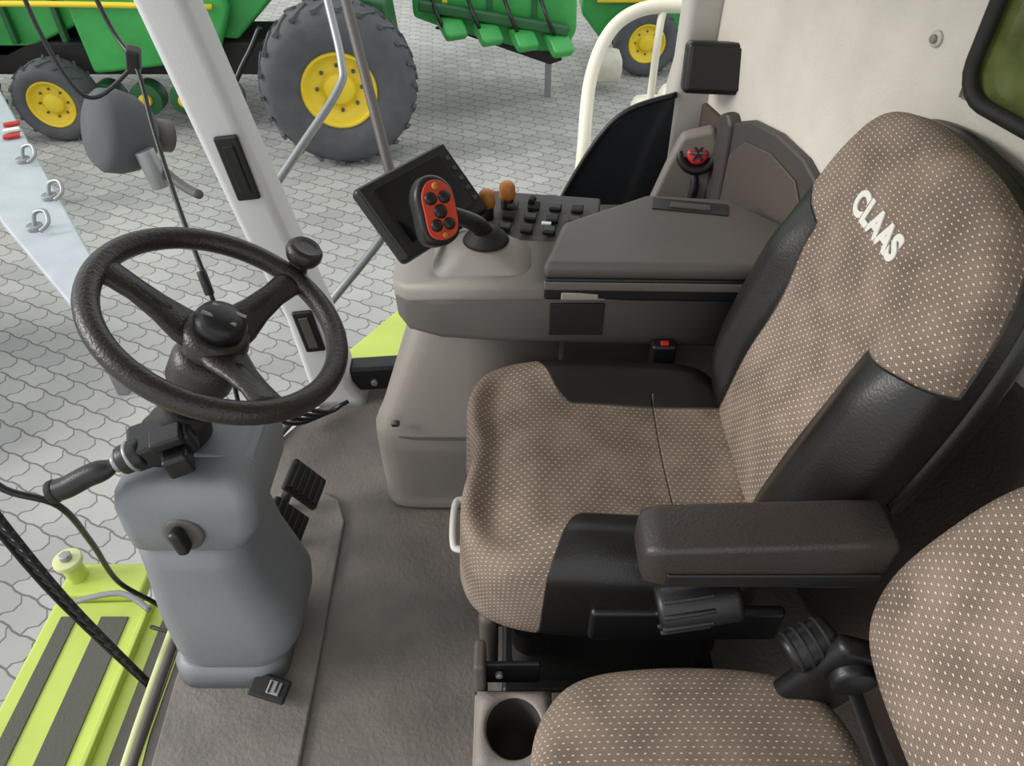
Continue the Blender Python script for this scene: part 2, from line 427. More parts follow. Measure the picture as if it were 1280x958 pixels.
hb=[(0,-.01),(.1,-.01),(.19,.01),(.235,.08),(.25,.2),(.248,.32),(.235,.42),(.212,.50),(.17,.560),(.09,.583)]
ob=hb+[(0,.587)]+[(-x,y) for x,y in hb[:0:-1]]
def hbk(x,y):
    return .032*sm(abs(x),.11,.18)*(1-sm(y,.3,.46))+.014*math.exp(-((y-.16)/.1)**2)*(1-sm(abs(x),.08,.16))
def zb(x,y,z):
    if x>0: a=.130-abs(x); b=y-(.355+.28*(abs(x)-.125))
    else: a=.105-abs(x)+.03*sm(y,.2,.38); b=y-(.385+.35*(abs(x)-.125))
    return min(max(a,b),z+.050)
pillow('backrest',ob,.09,.03,hbk,zb,FAB,ds,BF,(0,.28))
pillow('backrest_shell',[(x*1.015,(y-.29)*1.01+.29) for x,y in ob],.035,.015,lambda x,y:0,lambda x,y,z:-1,FAB,ds,BF@Matrix.Translation((0,0,-.07)),(0,.28),nr=6)
tcu=bpy.data.curves.new('logo','FONT'); tcu.body='CLAAS'; tcu.size=.047; tcu.extrude=.0012; tcu.offset=.0024; tcu.align_x='CENTER'; tcu.space_character=1.05
to=bpy.data.objects.new('logo_lettering',tcu); COL.objects.link(to); tcu.materials.append(LOGO)
to.matrix_world=BF@Matrix.Translation((-.012,.447,.002)); to.parent=ds; to.matrix_parent_inverse=Matrix.Translation(ds.location).inverted()
loft('suspension_bellows',[rrect(.19,.865,.19-.01*(i%2),.19-.01*(i%2),.03,.05+.029*i) for i in range(10)],BLKR,ds)
box('base_plate',(.19,.865,.03),(.42,.42,.06),BLK,ds,.01)
box('front_skirt',(-.040,.80,.27),(.03,.34,.18),GREYD,ds,.012)
tube('adjust_handle',[(-.03,.87,.375),(-.09,.87,.375),(-.105,.855,.375),(-.105,.785,.362),(-.09,.77,.36),(-.03,.77,.36)],.0065,WHITE,ds,5)
ar=[]
for x,hy,zt,zb_ in [(.163,.028,.685,.640),(.168,.036,.694,.628),(.19,.038,.70,.622),(.30,.038,.705,.618),(.42,.038,.71,.614),(.465,.037,.712,.615),(.478,.030,.70,.63)]:
    ar.append([Vector((x,p.x,p.y)) for p in [Vector((.565+q.x,(zt+zb_)/2+q.y,0)) for q in rrect(0,0,hy,(zt-zb_)/2,.009,0)]])
loft('armrest',ar,ARML,ds)
box('armrest_side_trim',(.33,.526,.640),(.27,.006,.025),BLK,ds,.003)
cyl('armrest_pivot',(.47,.60,.66),(.47,.66,.62),.035,BLK,ds)
box('armrest_arm',(.46,.635,.60),(.08,.04,.12),BLK,ds,.015)
box('side_cover',(.27,.605,.40),(.30,.02,.08),BLK,ds,.009)
cyl('recline_knob',(.20,.545,.540),(.31,.55,.565),.033,BLK,ds,b=.008)
for i in range(10):
    a=2*math.pi*i/10
    cyl('recline_knob_rib_%d'%i,(.203,.545+.032*math.cos(a),.541+.032*math.sin(a)),(.27,.548+.032*math.cos(a),.556+.032*math.sin(a)),.004,BLK,ds,sides=8)
box('belt_buckle',(.30,1.13,.50),(.05,.03,.08),BLK,ds,.008)
box('belt_button',(.30,1.125,.542),(.016,.012,.006),RED,ds,.002)

# ------------------------------------------------------------ passenger seat
ps=empty('passenger_seat',(.2,.3,0))
PFm=Matrix.Translation((.245,.30,.46))
pc=[(-.215,0),(-.22,.09),(-.20,.15),(-.15,.195),(-.05,.212),(.08,.21),(.16,.19),(.205,.14),(.22,.06)]
po=pc+[(.22,-.06)]+[(x,-y) for x,y in pc[::-1][1:-1]]
pillow('cushion',po,.10,.035,lambda x,y:.01*(1-(x/.2)**2),lambda x,y,z:z+.07,FAB,ps,PFm,(0,0))
PB=frame((.440,.30,.60),(0,-1,0),(.42,0,.9))
pb=[(0,-.02),(.12,-.02),(.19,0),(.228,.06),(.238,.15),(.23,.25),(.19,.33),(.1,.36)]
pbo=pb+[(0,.362)]+[(-x,y) for x,y in pb[:0:-1]]
pillow('backrest',pbo,.08,.03,lambda x,y:.012,lambda x,y,z:z+.05,FAB,ps,PB,(0,.17))
pillow('backrest_shell',[(x*1.02,(y-.17)*1.02+.17) for x,y in pbo],.04,.015,lambda x,y:0,lambda x,y,z:-1,FAB,ps,PB@Matrix.Translation((0,0,-.055)),(0,.17),nr=6)
box('cushion_pan',(.25,.29,.35),(.38,.36,.05),BLK,ps,.015)
box('hinge_bracket',(.43,.47,.50),(.10,.03,.16),BLK,ps,.012,rot=(0,.4,0))
cyl('hinge_pivot',(.44,.49,.53),(.44,.44,.53),.030,BLK,ps,b=.006)
cyl('hinge_pivot_cap',(.44,.495,.53),(.44,.488,.53),.016,GREYD,ps)
cyl('belt_reel',(.36,.48,.535),(.42,.50,.56),.026,BLK,ps,b=.007)
for i in range(4): cyl('belt_reel_ring_%d'%i,(.366+.013*i,.482+.0043*i,.5375+.0054*i),(.370+.013*i,.4833+.0043*i,.539+.0054*i),.0285,BLKR,ps,sides=24,b=.001)
tube('belt_strap',[(.42,.50,.55),(.45,.47,.50),(.47,.42,.46),(.48,.36,.44)],.014,BLKR,ps,5,flat=.35)
box('hinge_bracket_near',(.43,.13,.50),(.10,.03,.16),BLK,ps,.012,rot=(0,.4,0))
sb=empty('storage_box_with_cup_holder',(.2,.3,0))
cx0,cy0=0.003,.480
ring=[Vector((cx0+.042*math.cos(a),cy0+.046*math.sin(a),.31)) for a in [2*math.pi*k/40 for k in range(40)]]
def sq(a):
    c,s=math.cos(a),math.sin(a); m=max(abs(c),abs(s)); return Vector((cx0+.058*c/m,cy0+.058*s/m,.31))
outer=[sq(2*math.pi*k/40) for k in range(40)]
lip=[Vector(((p.x-cx0)*1.1+cx0,(p.y-cy0)*1.1+cy0,.314)) for p in ring]
loft('cup_holder_rim',[ring,[v+Vector((0,0,.003)) for v in lip],outer,[v-Vector((0,0,.02)) for v in outer]],GREY,sb,False)
loft('cup_holder_well',[[Vector((p.x,p.y,.312)) for p in ring],[Vector((p.x,p.y,.20)) for p in ring],[Vector(((p.x-cx0)*.02+cx0,(p.y-cy0)*.02+cy0,.20)) for p in ring]],CHAR,sb,False)
box('box_top_right',(.273,.480,.30),(.424,.116,.02),GREYD,sb,.004)
box('box_top_near',(.21,.25,.30),(.54,.34,.02),GREYD,sb,.004)
box('box_front',(-.052,.31,.15),(.014,.46,.30),GREY,sb,.004)
box('box_far_side',(.21,.54,.15),(.54,.01,.30),BLK,sb,.004)
box('front_trim_post',(-.05,.565,.19),(.018,.05,.38),GREYD,sb,.006)
cyl('trim_screw',(-.02,.56,.33),(-.02,.55,.33),.006,METAL,sb)
box('trim_screw_plate',(.0,.565,.32),(.09,.008,.06),BLK,sb,.003)

# ------------------------------------------------------------ steering column
sc=empty('steering_column',(-.57,.8,0))
def rr(l): return [rrect(cx,cy,hx,hy,r,z) for (z,cx,cy,hx,hy,r) in l]
loft('column_foot',rr([(0.012,-.565,.80,.112,.115,.05),(.055,-.565,.80,.109,.112,.05),(.068,-.562,.80,.101,.105,.05),(.07,-.56,.80,.097,.10,.05)]),BLUEG,sc)
loft('column_lower_cover',rr([(.062,-.553,.805,.104,.102,.06),(.075,-.550,.807,.112,.108,.06),(.11,-.542,.81,.124,.114,.062),(.16,-.540,.815,.127,.115,.062),(.21,-.548,.82,.120,.113,.060),(.27,-.558,.83,.107,.110,.055),(.34,-.562,.838,.099,.106,.05),(.40,-.563,.84,.094,.10,.045)]),BLUEG,sc)
loft('column_upper_cover',rr([(.392,-.558,.845,.090,.098,.035),(.405,-.550,.845,.106,.108,.035),(.45,-.538,.848,.116,.112,.032),(.50,-.532,.850,.118,.112,.030),(.525,-.529,.852,.114,.108,.03),(.545,-.526,.855,.10,.096,.03),(.552,-.526,.855,.08,.075,.025)]),BLUEG,sc)
box('column_top_panel',(-.475,.87,.548),(.10,.11,.012),BLUEG,sc,.006,rot=(0,.12,0))
KF=axisframe((-.540,.735,.455),(0,-1,.15))
lathe('height_knob_base',[(.034,-.01),(.034,.004),(.026,.006),(.001,.006)],KF,GREYD,sc)
box('height_knob_lever',(0,0,.018),(.022,.05,.026),BLK,sc,.009,mw=KF@Matrix.Rotation(.2,4,'Z'))
nW=Vector((.5,0,.866)); WC=Vector((-.419,.853,.806))
cyl('steering_shaft',WC-nW*.31,WC-nW*.02,.032,BLK,sc,.028)
lathe('shaft_boot',[(.06,0),(.058,.02),(.048,.04),(.05,.05),(.042,.07),(.043,.08),(.036,.1),(.001,.1)],axisframe(WC-nW*.30,nW),BLKR,sc)
lathe('shaft_collar',[(.04,0),(.05,.01),(.05,.05),(.044,.07),(.03,.075),(.001,.075)],axisframe(WC-nW*.14,nW),RIMM,sc)
box('switch_bracket',(-.555,.81,.60),(.10,.07,.045),BLK,sc,.008,rot=(0,-.15,.35))
box('switch_bracket_rib',(-.535,.79,.625),(.05,.04,.02),BLK,sc,.005,rot=(0,-.15,.35))
box('switch_bracket_lug',(-.52,.77,.59),(.04,.03,.04),BLK,sc,.006,rot=(0,-.15,.35))
cyl('stalk_collar',(-.575,.785,.60),(-.612,.772,.59),.024,BLK,sc,b=.006)
cyl('stalk_ring_a',(-.590,.780,.596),(-.596,.778,.594),.026,METAL,sc)
cyl('stalk_ring_b',(-.612,.772,.59),(-.620,.769,.588),.016,METAL,sc)
tube('stalk_handle',[(-.615,.77,.59),(-.630,.764,.583),(-.660,.756,.575),(-.69,.745,.563),(-.708,.741,.558)],lambda t:.010+.008*sm(t,.1,.4),BLK,sc,6)
cyl('stalk_tip',(-.708,.741,.558),(-.720,.738,.555),.019,BLKR,sc)
box('tilt_pedal',(-.475,.672,.040),(.075,.045,.014),BLK,sc,.004,rot=(.25,.1,-.25))
box('tilt_pedal_tread',(-.463,.668,.049),(.026,.026,.006),METAL,sc,.002,rot=(.25,.1,-.25))
for k in range(2): box('tilt_pedal_tread_rib_%d'%k,(-.470+.013*k,.668,.053),(.004,.022,.003),BLK,sc,.001,rot=(.25,.1,-.25))
tube('tilt_pedal_arm',[(-.49,.72,.03),(-.485,.69,.035)],.01,BLK,sc,2)

sw=empty('steering_wheel',WC)
WFm=frame(WC,(.866,0,-.5),(0,1,0))
R0=.173
tube('rim',[WFm@Vector((R0*math.cos(2*math.pi*k/72),R0*math.sin(2*math.pi*k/72),0)) for k in range(72)],.0168,RIMM,sw,1,True,18)
for i,ang in enumerate((178,65,-51)):
    a=math.radians(ang); d=Vector((math.cos(a),math.sin(a),0)); t=Vector((-math.sin(a),math.cos(a),0))
    rings=[]
    for (r,w,z,th) in [(.02,.038,-.045,.016),(.05,.034,-.04,.015),(.085,.025,-.026,.013),(.122,.021,-.012,.012),(.15,.023,-.004,.012),(.168,.028,0,.012)]:
        rings.append([WFm@(d*r+t*(w*math.cos(q))+Vector((0,0,z+th*math.sin(q)))) for q in [2*math.pi*k/20 for k in range(20)]])
    loft('spoke_%d'%(i+1),rings,RIMM,sw)
    rings=[]
    for (r,w,z,th) in [(.055,.012,-.030,.006),(.085,.012,-.018,.006),(.122,.011,-.005,.005),(.145,.008,.001,.004)]:
        rings.append([WFm@(d*r+t*(w*math.cos(q))+Vector((0,0,z+th*math.sin(q)))) for q in [2*math.pi*k/16 for k in range(16)]])
    loft('spoke_inlay_%d'%(i+1),rings,BLK,sw)
lathe('hub_body',[(.03,-.075),(.045,-.06),(.05,-.04),(.046,-.025),(.038,-.02),(.001,-.02)],WFm,RIMM,sw)
lathe('hub_cap',[(.036,-.022),(.038,-.005),(.034,.004),(.025,.010),(.012,.013),(.001,.013)],WFm,BLK,sw)
for s in (-1,1): box('hub_badge_%d'%(s+1),(s*.004,s*.012,.010),(.05,.007,.003),CHROME,sw,.001,mw=WFm)
a=math.radians(69); kp=Vector((.195*math.cos(a),.195*math.sin(a),0))
lathe('spinner_knob_post',[(.02,-.01),(.016,.01),(.014,.03),(.001,.03)],WFm@Matrix.Translation(kp),BLK,sw)
lathe('spinner_knob',[(.012,.02),(.026,.026),(.030,.036),(.029,.046),(.023,.053),(.018,.050),(.008,.050),(.001,.050)],WFm@Matrix.Translation(kp),RIMM,sw)

pe=empty('floor_pedals',(-.5,1.05,0))
for i,(x,y,z) in enumerate(((-.492,1.135,.105),(-.512,1.025,.10))):
    F=frame((x,y,z),(.1,1,0),(-.62,.06,.78))
    box('pedal_pad_%d'%(i+1),(0,0,0),(.092,.10,.018),BLKR,pe,.007,mw=F)
    for k in range(5): box('pedal_rib_%d_%d'%(i+1,k),(0,-.034+.017*k,.011),(.078,.007,.006),BLK,pe,.002,mw=F)
    tube('pedal_arm_%d'%(i+1),[(x-.02,y,z-.01),(x-.05,y,z-.04),(x-.07,y,.015)],.012,BLK,pe,4)

# ------------------------------------------------------------ side console
cs=empty('side_console',(0,1.3,0))
prof=[(1.50,0.0),(1.17,0.0),(1.145,.05),(1.13,.20),(1.132,.245),(1.145,.285),(1.19,.39),(1.24,.47),(1.29,.515),(1.50,.53)]
prof=[(p.x,p.y) for p in catmull([(a,b,0) for a,b in prof],4)]
rings=[]
for x,s in [(-.312,.80),(-.309,.86),(-.300,.92),(-.285,.965),(-.26,.99),(-.22,1.0),(-.10,1.0),(.10,1.0)]:
    rings.append([Vector((x+(max(0,z-.26)*.42 if x<-.15 else 0),1.45+(y-1.45)*s,z*(.93+.07*s) if z>.3 else z)) for y,z in prof])
loft('lower_storage_moulding',rings,GREY,cs)
tube('moulding_parting_line',[(-.285,1.160,.262),(-.25,1.140,.262),(-.18,1.1335,.262),(0,1.1335,.262),(.09,1.1335,.262)],.0025,GREYD,cs,4)
cyl('moulding_screw',(-.255,1.142,.31),(-.255,1.132,.305),.010,GREYD,cs); box('screw_slot',(-.255,1.131,.305),(.014,.002,.003),BLK,cs,0)
box('rear_lower_body',(.30,1.38,.26),(.40,.36,.50),GREYD,cs,.01)
def sect(x,y0,y1,z0,z1,r):
    return [Vector((x,q.x,q.y)) for q in rrect((y0+y1)/2,(z0+z1)/2,(y1-y0)/2,(z1-z0)/2,r,0)]
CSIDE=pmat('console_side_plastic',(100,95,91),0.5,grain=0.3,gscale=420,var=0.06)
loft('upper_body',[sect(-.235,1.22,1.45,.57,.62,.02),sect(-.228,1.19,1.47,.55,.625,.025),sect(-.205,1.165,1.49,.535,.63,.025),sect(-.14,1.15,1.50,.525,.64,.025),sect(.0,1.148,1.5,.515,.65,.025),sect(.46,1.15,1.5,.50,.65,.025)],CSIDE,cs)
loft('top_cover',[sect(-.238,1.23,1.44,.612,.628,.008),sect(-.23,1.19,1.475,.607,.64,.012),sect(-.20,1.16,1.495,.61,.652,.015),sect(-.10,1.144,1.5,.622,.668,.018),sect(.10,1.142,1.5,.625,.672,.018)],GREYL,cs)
box('top_cover_rear_strip',(.27,1.146,.645),(.36,.02,.022),GREYL,cs,.006)
pr=[]
for z,sx,sy in [(.655,.10,.07),(.672,.095,.065),(.688,.075,.055),(.703,.06,.045),(.708,.045,.035)]:
    pr.append(rrect(-.065+(.71-z)*.2,1.235,sx,sy,.04,z))
loft('lever_pedestal',pr,GREYL,cs)
lid=[(.055,1.135),(.50,1.125),(.535,1.28),(.45,1.385),(.28,1.405),(.10,1.29)]
prism('storage_lid',lid,.035,GREYD,cs,Matrix.Translation((0,0,.70)),.014,4)
prism('storage_lid_base',[(x*.98+.005,(y-1.3)*.98+1.3) for x,y in lid],.05,BLK,cs,Matrix.Translation((0,0,.66)),.006)
prism('storage_lid_side',[(x*.99+.003,(y-1.3)*.985+1.3) for x,y in lid],.024,CSIDE,cs,Matrix.Translation((0,0,.668)),.006)
box('lid_latch_recess',(.36,1.345,.7185),(.15,.045,.004),BLK,cs,.001,rot=(0,0,-.2))
box('lid_latch',(.36,1.342,.721),(.08,.02,.006),CHAR,cs,.002,rot=(0,0,-.2))
box('side_label_plate',(.125,1.146,.585),(.105,.006,.075),BLKR,cs,.002)
box('control_panel',(.06,1.375,.672),(.24,.17,.016),CHAR,cs,.005,rot=(.1,0,-.15))
for i in range(4):
    for j in range(3):
        box('switch_%d_%d'%(i,j),(-.015+.045*i+.008*j,1.325+.04*j-.007*i,.684+.004*j),(.026,.022,.012),[BLK,GREYD,BLK,BLKR,BLK][(i*2+j*3)%5],cs,.004,rot=(.1+.15*((i+j)%2),0,-.15))
box('keypad_light',(.07,1.33,.690),(.02,.008,.004),WHITE,cs,.001,rot=(.1,0,-.15))
for i,(x,y) in enumerate(((-.052,1.375),(-.010,1.41))):
    cyl('knob_stem_%d'%i,(x,y,.67),(x,y,.705),.014,BLK,cs)
    lathe('rotary_knob_%d'%i,[(.016,0),(.018,.006),(.016,.028),(.011,.034),(.001,.035)],Matrix.Translation((x,y,.705)),ORNG,cs)
tube('console_small_lever',[(.04,1.40,.68),(.04,1.40,.70),(.045,1.395,.712)],.007,BLK,cs,3)

jl=empty('drive_control_lever',(-.05,1.23,.71))
lathe('lever_boot',[(.045,0),(.04,.008),(.028,.016),(.024,.024),(.001,.024)],Matrix.Translation((-.05,1.235,.7085)),BLKR,jl)
tube('lever_neck',[(-.05,1.235,.72),(-.065,1.22,.75),(-.09,1.20,.775),(-.115,1.19,.79)],lambda t:.018-.004*t,BLK,jl,6)
JF=frame((-.137,1.178,.80),(.80,.50,-.12),(-.30,.42,.80))
hd=[(-.036,-.05),(-.040,0),(-.038,.035),(-.018,.060),(.012,.060),(.034,.038),(.038,0),(.032,-.045),(.0,-.062)]
o_=[(p.x,p.y) for p in catmull([(a,b,0) for a,b in hd],6,True)]
prism('grip_body',o_,.038,BLK,jl,JF,.010,4)
prism('grip_face',[(a*.80+.002,b*.84) for a,b in o_],.006,REDO,jl,JF@Matrix.Translation((0,0,.018)),.002)
for i,(a,b,r) in enumerate(((0,.041,.0070),(-.0135,.021,.0115),(.013,.021,.0115),(0,-.003,.0125),(-.0125,-.026,.0110),(.0125,-.026,.0110),(0,-.044,.006))):
    lathe('grip_button_%d'%i,[(r,0),(r,.004),(r*.6,.007),(.001,.007)],JF@Matrix.Translation((a,b,.019)),ORNG if i in(0,6) else BLK,jl,20)

mo=empty('touchscreen_monitor',(-.17,1.29,.76))
U=Vector((.15,.17,.015)); V=Vector((.09,-.07,-.105))
MF=frame((-.168,1.290,.763),U,-V)
box('monitor_case',(0,0,-.012),(.232,.164,.03),BLK,mo,.012,mw=MF,seg=4)
box('monitor_bezel',(0,0,.004),(.220,.152,.006),BLKR,mo,.003,mw=MF)
box('monitor_screen',(0,.003,.0075),(.170,.118,.003),SCREEN,mo,.001,mw=MF)
for k in range(5): box('monitor_key_%d'%k,(.097,-.046+.023*k,.008),(.009,.009,.003),CHAR,mo,.001,mw=MF)
tube('monitor_arm',[tuple(MF@Vector((0,0,-.025))),tuple(MF@Vector((.0,-.01,-.07))),(-.16,1.40,.68)],.014,BLK,mo,5)

# ------------------------------------------------------------ exterior on own machine
fh=empty('feeder_housing',(-1.1,.6,-.6))
prism('housing_top',[(-1.45,-.8),(-.88,-.8),(-.88,1.27),(-1.43,1.25)],.08,LIME,fh,Matrix.Translation((0,0,-.64)),.01)
for i,(x,w_) in enumerate(((-1.36,.05),(-1.22,.085),(-1.03,.08))):
    box('antislip_strip_%d'%i,(x,.2,-.598),(w_,2.0,.006),ANTI,fh,.002)
box('housing_rib',(-1.12,.22,-.585),(.018,2.05,.03),LIME,fh,.004)
box('housing_side_wall',(-1.16,.2,-1.38),(.55,1.9,1.42),ANTI,fh,.01)
cyl('housing_cap_post',(-1.38,1.33,-.63),(-1.38,1.33,-.50),.03,LIME,fh); cyl('housing_cap',(-1.38,1.33,-.50),(-1.38,1.33,-.48),.042,PALE,fh); cyl('housing_cap_nut',(-1.38,1.33,-.48),(-1.38,1.33,-.46),.018,METAL,fh,sides=6)
box('housing_bracket',(-1.29,1.32,-.60),(.26,.12,.05),LIME,fh,.01)
tube('latch_rod',[(-1.35,1.2,-.53),(-1.2,1.24,-.53),(-1.1,1.2,-.56)],.009,METAL,fh)
for i in range(4): cyl('housing_bolt_%d'%i,(-.93,1.15-.28*i,-.60),(-.93,1.15-.28*i,-.588),.014,METAL,fh,sides=6)
lp=empty('lime_side_fender')
prism('fender_panel',[(-.72,1.96),(-.44,2.42),(.3,2.42),(.3,2.1),(-.40,2.1),(-.60,1.9)],.06,LIME,lp,Matrix.Translation((0,0,-.33)),.015)
box('fender_dark_step',(-.18,2.15,-.5),(.8,.25,.3),BLKR,lp,.01)
box('fender_support',(-.1,2.2,-1.35),(.3,.2,1.5),ANTI,lp,.01)
ch=empty('machine_chassis')
box('chassis_block',(.35,.9,-1.08),(1.4,1.5,2.03),ANTI,ch,.02)
tk=empty('grain_tank_panel')
box('tank_sheet',(1.25,.8,1.1),(.05,1.6,1.6),LIME,tk,.01); box('tank_rib',(1.2,.8,1.25),(.06,1.5,.05),ANTI,tk,.01); box('tank_support',(1.35,.8,-.9),(.2,1.2,2.4),ANTI,tk,.01)

hr=empty('entry_handrail')
tube('rail_upper',[(-.60,2.6,1.0),(-.587,2.54,.84),(-.535,2.39,.66),(-.545,2.33,.59),(-.66,2.19,.46),(-.775,2.08,.33),(-.80,2.05,.28)],.013,METAL,hr,8)
tube('rail_post',[(-.55,2.55,1.0),(-.497,2.4,.83),(-.366,2.06,.45),(-.35,2.0,.36)],.016,GREYD,hr,6)
tube('rail_lower',[(-.35,2.0,.36),(-.39,1.92,.30),(-.54,1.80,.16),(-.62,1.75,.08),(-.66,1.9,-.1)],.013,METAL,hr,6)
tube('rail_link',[(-.80,2.05,.28),(-.78,2.0,.05),(-.70,1.95,-.1),(-.66,1.9,-.1)],.013,METAL,hr,6)
cg=empty('cream_guard_tube')
tube('guard_hoop',[(.28,2.8,-.35),(.28,2.83,-.1),(.29,2.86,.14),(.32,3.06,.36),(.40,3.19,.506),(.53,3.25,.575),(.72,3.26,.585),(.95,3.26,.58)],.027,CREAM,cg,8)
tube('guard_leg',[(.28,2.8,-.35),(.28,2.8,-2.1)],.027,CREAM,cg,2)
tube('guard_brace',[(.62,3.26,.58),(.60,3.2,.2),(.60,3.1,-2.1)],.016,CREAM,cg,4)

wl=empty('work_lamp')
WL=axisframe((-1.07,1.94,.62),(-.45,-.45,.25))
lathe('lamp_housing',[(.03,-.09),(.07,-.08),(.10,-.04),(.11,0),(.108,.04),(.09,.06),(.001,.065)],WL,TYRE,wl)
lathe('lamp_neck',[(.045,-.14),(.045,-.08),(.03,-.08)],WL,GREYD,wl)
tube('lamp_bracket',[(-1.03,1.95,.60),(-.95,1.88,.54),(-.87,1.80,.53),(-.80,1.72,.55)],.012,GREYD,wl,5)
cyl('lamp_clamp',(-.98,1.87,.60),(-.96,1.86,.50),.026,METAL,wl)
cb=empty('hanging_cable')
tube('cable_main',[(-1.02,1.9,1.25),(-.94,1.83,.94),(-.87,1.756,.86),(-.83,1.66,.75),(-.785,1.565,.65),(-.74,1.48,.56),(-.70,1.41,.476),(-.69,1.38,.36),(-.68,1.3,.05)],.0055,BLK,cb,6)
tube('cable_loop',[(-.87,1.756,.86),(-.96,1.72,.80),(-1.0,1.70,.83),(-1.04,1.72,.95),(-1.06,1.75,1.1)],.005,BLK,cb,6)
box('cable_connector',(-.87,1.756,.87),(.03,.03,.06),BLK,cb,.006,rot=(.3,.3,.2))
cyl('cable_sleeve',(-.715,1.43,.51),(-.70,1.405,.46),.011,BLK,cb)
c2=empty('floor_cables')
for i in range(4):
    tube('cable_%d'%i,[(-.60+.012*i,1.02,.45),(-.60+.02*i,1.2,.30),(-.60+.01*i,1.35,.10+.02*i),(-.56+.02*i,1.42,.03+.012*i),(-.46,1.5-.02*i,.03+.015*i)],.006,BLK,c2,6)
c3=empty('exterior_hose')
tube('hose_line',[(-.96,.90,.66),(-.90,.84,.60),(-.86,.80,.50),(-.80,.82,.42),(-.86,.9,.20),(-.95,1.0,-.1),(-.90,1.02,-.25),(-.99,1.1,-.5),(-1.08,1.15,-.57)],.006,BLK,c3,8)
wpz=empty('windscreen_wiper')
A=Vector((-.90,.80,.62)); B=Vector((-.785,.754,-.14))
tube('wiper_arm',[A+Vector((-.02,.0,0)),(A+B)/2+Vector((-.04,0,0)),B+Vector((-.01,0,.02))],.008,BLK,wpz,6,flat=.6)
tube('wiper_blade',[A+Vector((.015,-.012,-.08)),(A+B)/2+Vector((-.006,-.01,-.03)),B],.007,BLKR,wpz,6,flat=.5)
for i in range(22):
    f=.10+.038*i; p=A.lerp(B,f); bow=-.03*4*f*(1-f)
    cyl('wiper_clip_%d'%i,p+Vector((bow-.008,0,0)),p+Vector((bow*.4+.014,-.012,-.03)),.003,BLK,wpz,sides=8,b=.001)
mh=empty('exterior_mirror')
lathe('mirror_head',[(.001,-.03),(.04,-.028),(.055,0),(.05,.02),(.001,.025)],axisframe((-.905,.93,.80),(1,-.4,.2)),BLUEG,mh)
tube('mirror_stem',[(-.92,.935,.80),(-1.05,1.0,.85),(-1.2,1.1,.9)],.01,METAL,mh,4)

# ------------------------------------------------------------ yard
def wheel(parent,tag,c,axis,R,w,rimr,lugs=22,tm=TYRE):
    F=axisframe(c,axis)
    lathe('tyre_'+tag,[(rimr*.99,-w*.40),(rimr*1.1,-w*.5),(R*.85,-w*.5),(R*.96,-w*.42),(R,-w*.25),(R,w*.25),(R*.96,w*.42),(R*.85,w*.5),(rimr*1.1,w*.5),(rimr*.99,w*.40)],F,tm,parent,48,False)
    lathe('rim_'+tag,[(rimr,-w*.4),(rimr*1.02,w*.44),(rimr*.95,w*.47),(rimr*.90,w*.40),(rimr*.82,w*.28),(rimr*.45,w*.24),(rimr*.42,w*.34),(rimr*.34,w*.38),(.001,w*.38)],F,YEL,parent,40)
    for k in range(8):
        a=2*math.pi*k/8; p=F@Vector((rimr*.6*math.cos(a),rimr*.6*math.sin(a),w*.24)); q=F@Vector((rimr*.6*math.cos(a),rimr*.6*math.sin(a),w*.30))
        cyl('wheel_bolt_%s_%d'%(tag,k),p,q,rimr*.05,ANTI,parent,sides=10)
    vs=[];fs=[]
    for k in range(lugs):
        for sgn in (-1,1):
            a=2*math.pi*(k+(.5 if sgn>0 else 0))/lugs
            b0=len(vs)
            for (z,da,r) in [(0.02*sgn,0.0,R),(.45*w*sgn,.18,R*.97)]:
                for dd in (-.03,.03):
                    for r_ in (r-.01,r+R*.035):
                        an=a+da+dd; vs.append(Vector((r_*math.cos(an),r_*math.sin(an),z)))
            fs+= [tuple(b0+i for i in f) for f in ((0,1,3,2),(4,6,7,5),(0,4,5,1),(2,3,7,6),(0,2,6,4),(1,5,7,3))]
    from_data('tread_'+tag,vs,fs,tm,parent,False,F)

gh=empty('green_combine_harvester',(-4,8.5,GZ))
wheel(gh,'front',(-1.76,7.65,GZ+.80),(.16,-1,.0),.77,.58,.37)
wheel(gh,'idler_a',(-5.05,8.2,GZ+.42),(.05,-1,0),.42,.4,.25,16)
wheel(gh,'idler_b',(-6.1,8.0,GZ+.5),(.05,-1,0),.5,.4,.33,16)
prism('body_side',[(-8,-1.25),(-5.6,-1.35),(-4.7,-1.0),(-3.0,-1.15),(-2.5,-.7),(-1.5,-.7),(-1.35,-.5),(-1.35,1.2),(-8,1.2)],1.6,GREEN,gh,frame((0,9.3,0),(1,0,0),(0,0,1)),.04)
prism('side_cover',[(-4.6,-1.45),(-3.2,-1.3),(-2.95,-.8),(-3.1,.4),(-4.7,.4)],.12,GREEN,gh,frame((0,8.35,0),(1,0,0),(0,0,1)),.05)
box('dark_underframe',(-4.0,8.9,GZ+.75),(5.0,.8,.35),BLKR,gh,.03)
cyl('axle_shaft',(-1.8,7.7,GZ+.84),(-1.8,9.2,GZ+.84),.16,DGREEN,gh)
prism('axle_gearbox',[(-1.45,-1.3),(-1.2,-1.1),(-1.25,-.6),(-1.7,-.5),(-1.9,-.9)],.5,DGREEN,gh,frame((0,8.15,0),(1,0,0),(0,0,1)),.05)
box('underframe_leg',(-3.4,8.6,GZ+.35),(.3,.3,.7),DGREEN,gh,.03)
for i in range(7):
    box('body_rib_%d'%i,(-7.6+.55*i,8.45,-.95+.02*i),(.06,.08,.6),DGREEN,gh,.01)
for i in range(4):
    cyl('track_roller_%d'%i,(-4.6+.45*i,8.35,GZ+.35),(-4.6+.45*i,8.55,GZ+.35),.18,DGREEN,gh); cyl('roller_hub_%d'%i,(-4.6+.45*i,8.30,GZ+.35),(-4.6+.45*i,8.36,GZ+.35),.07,YEL,gh)
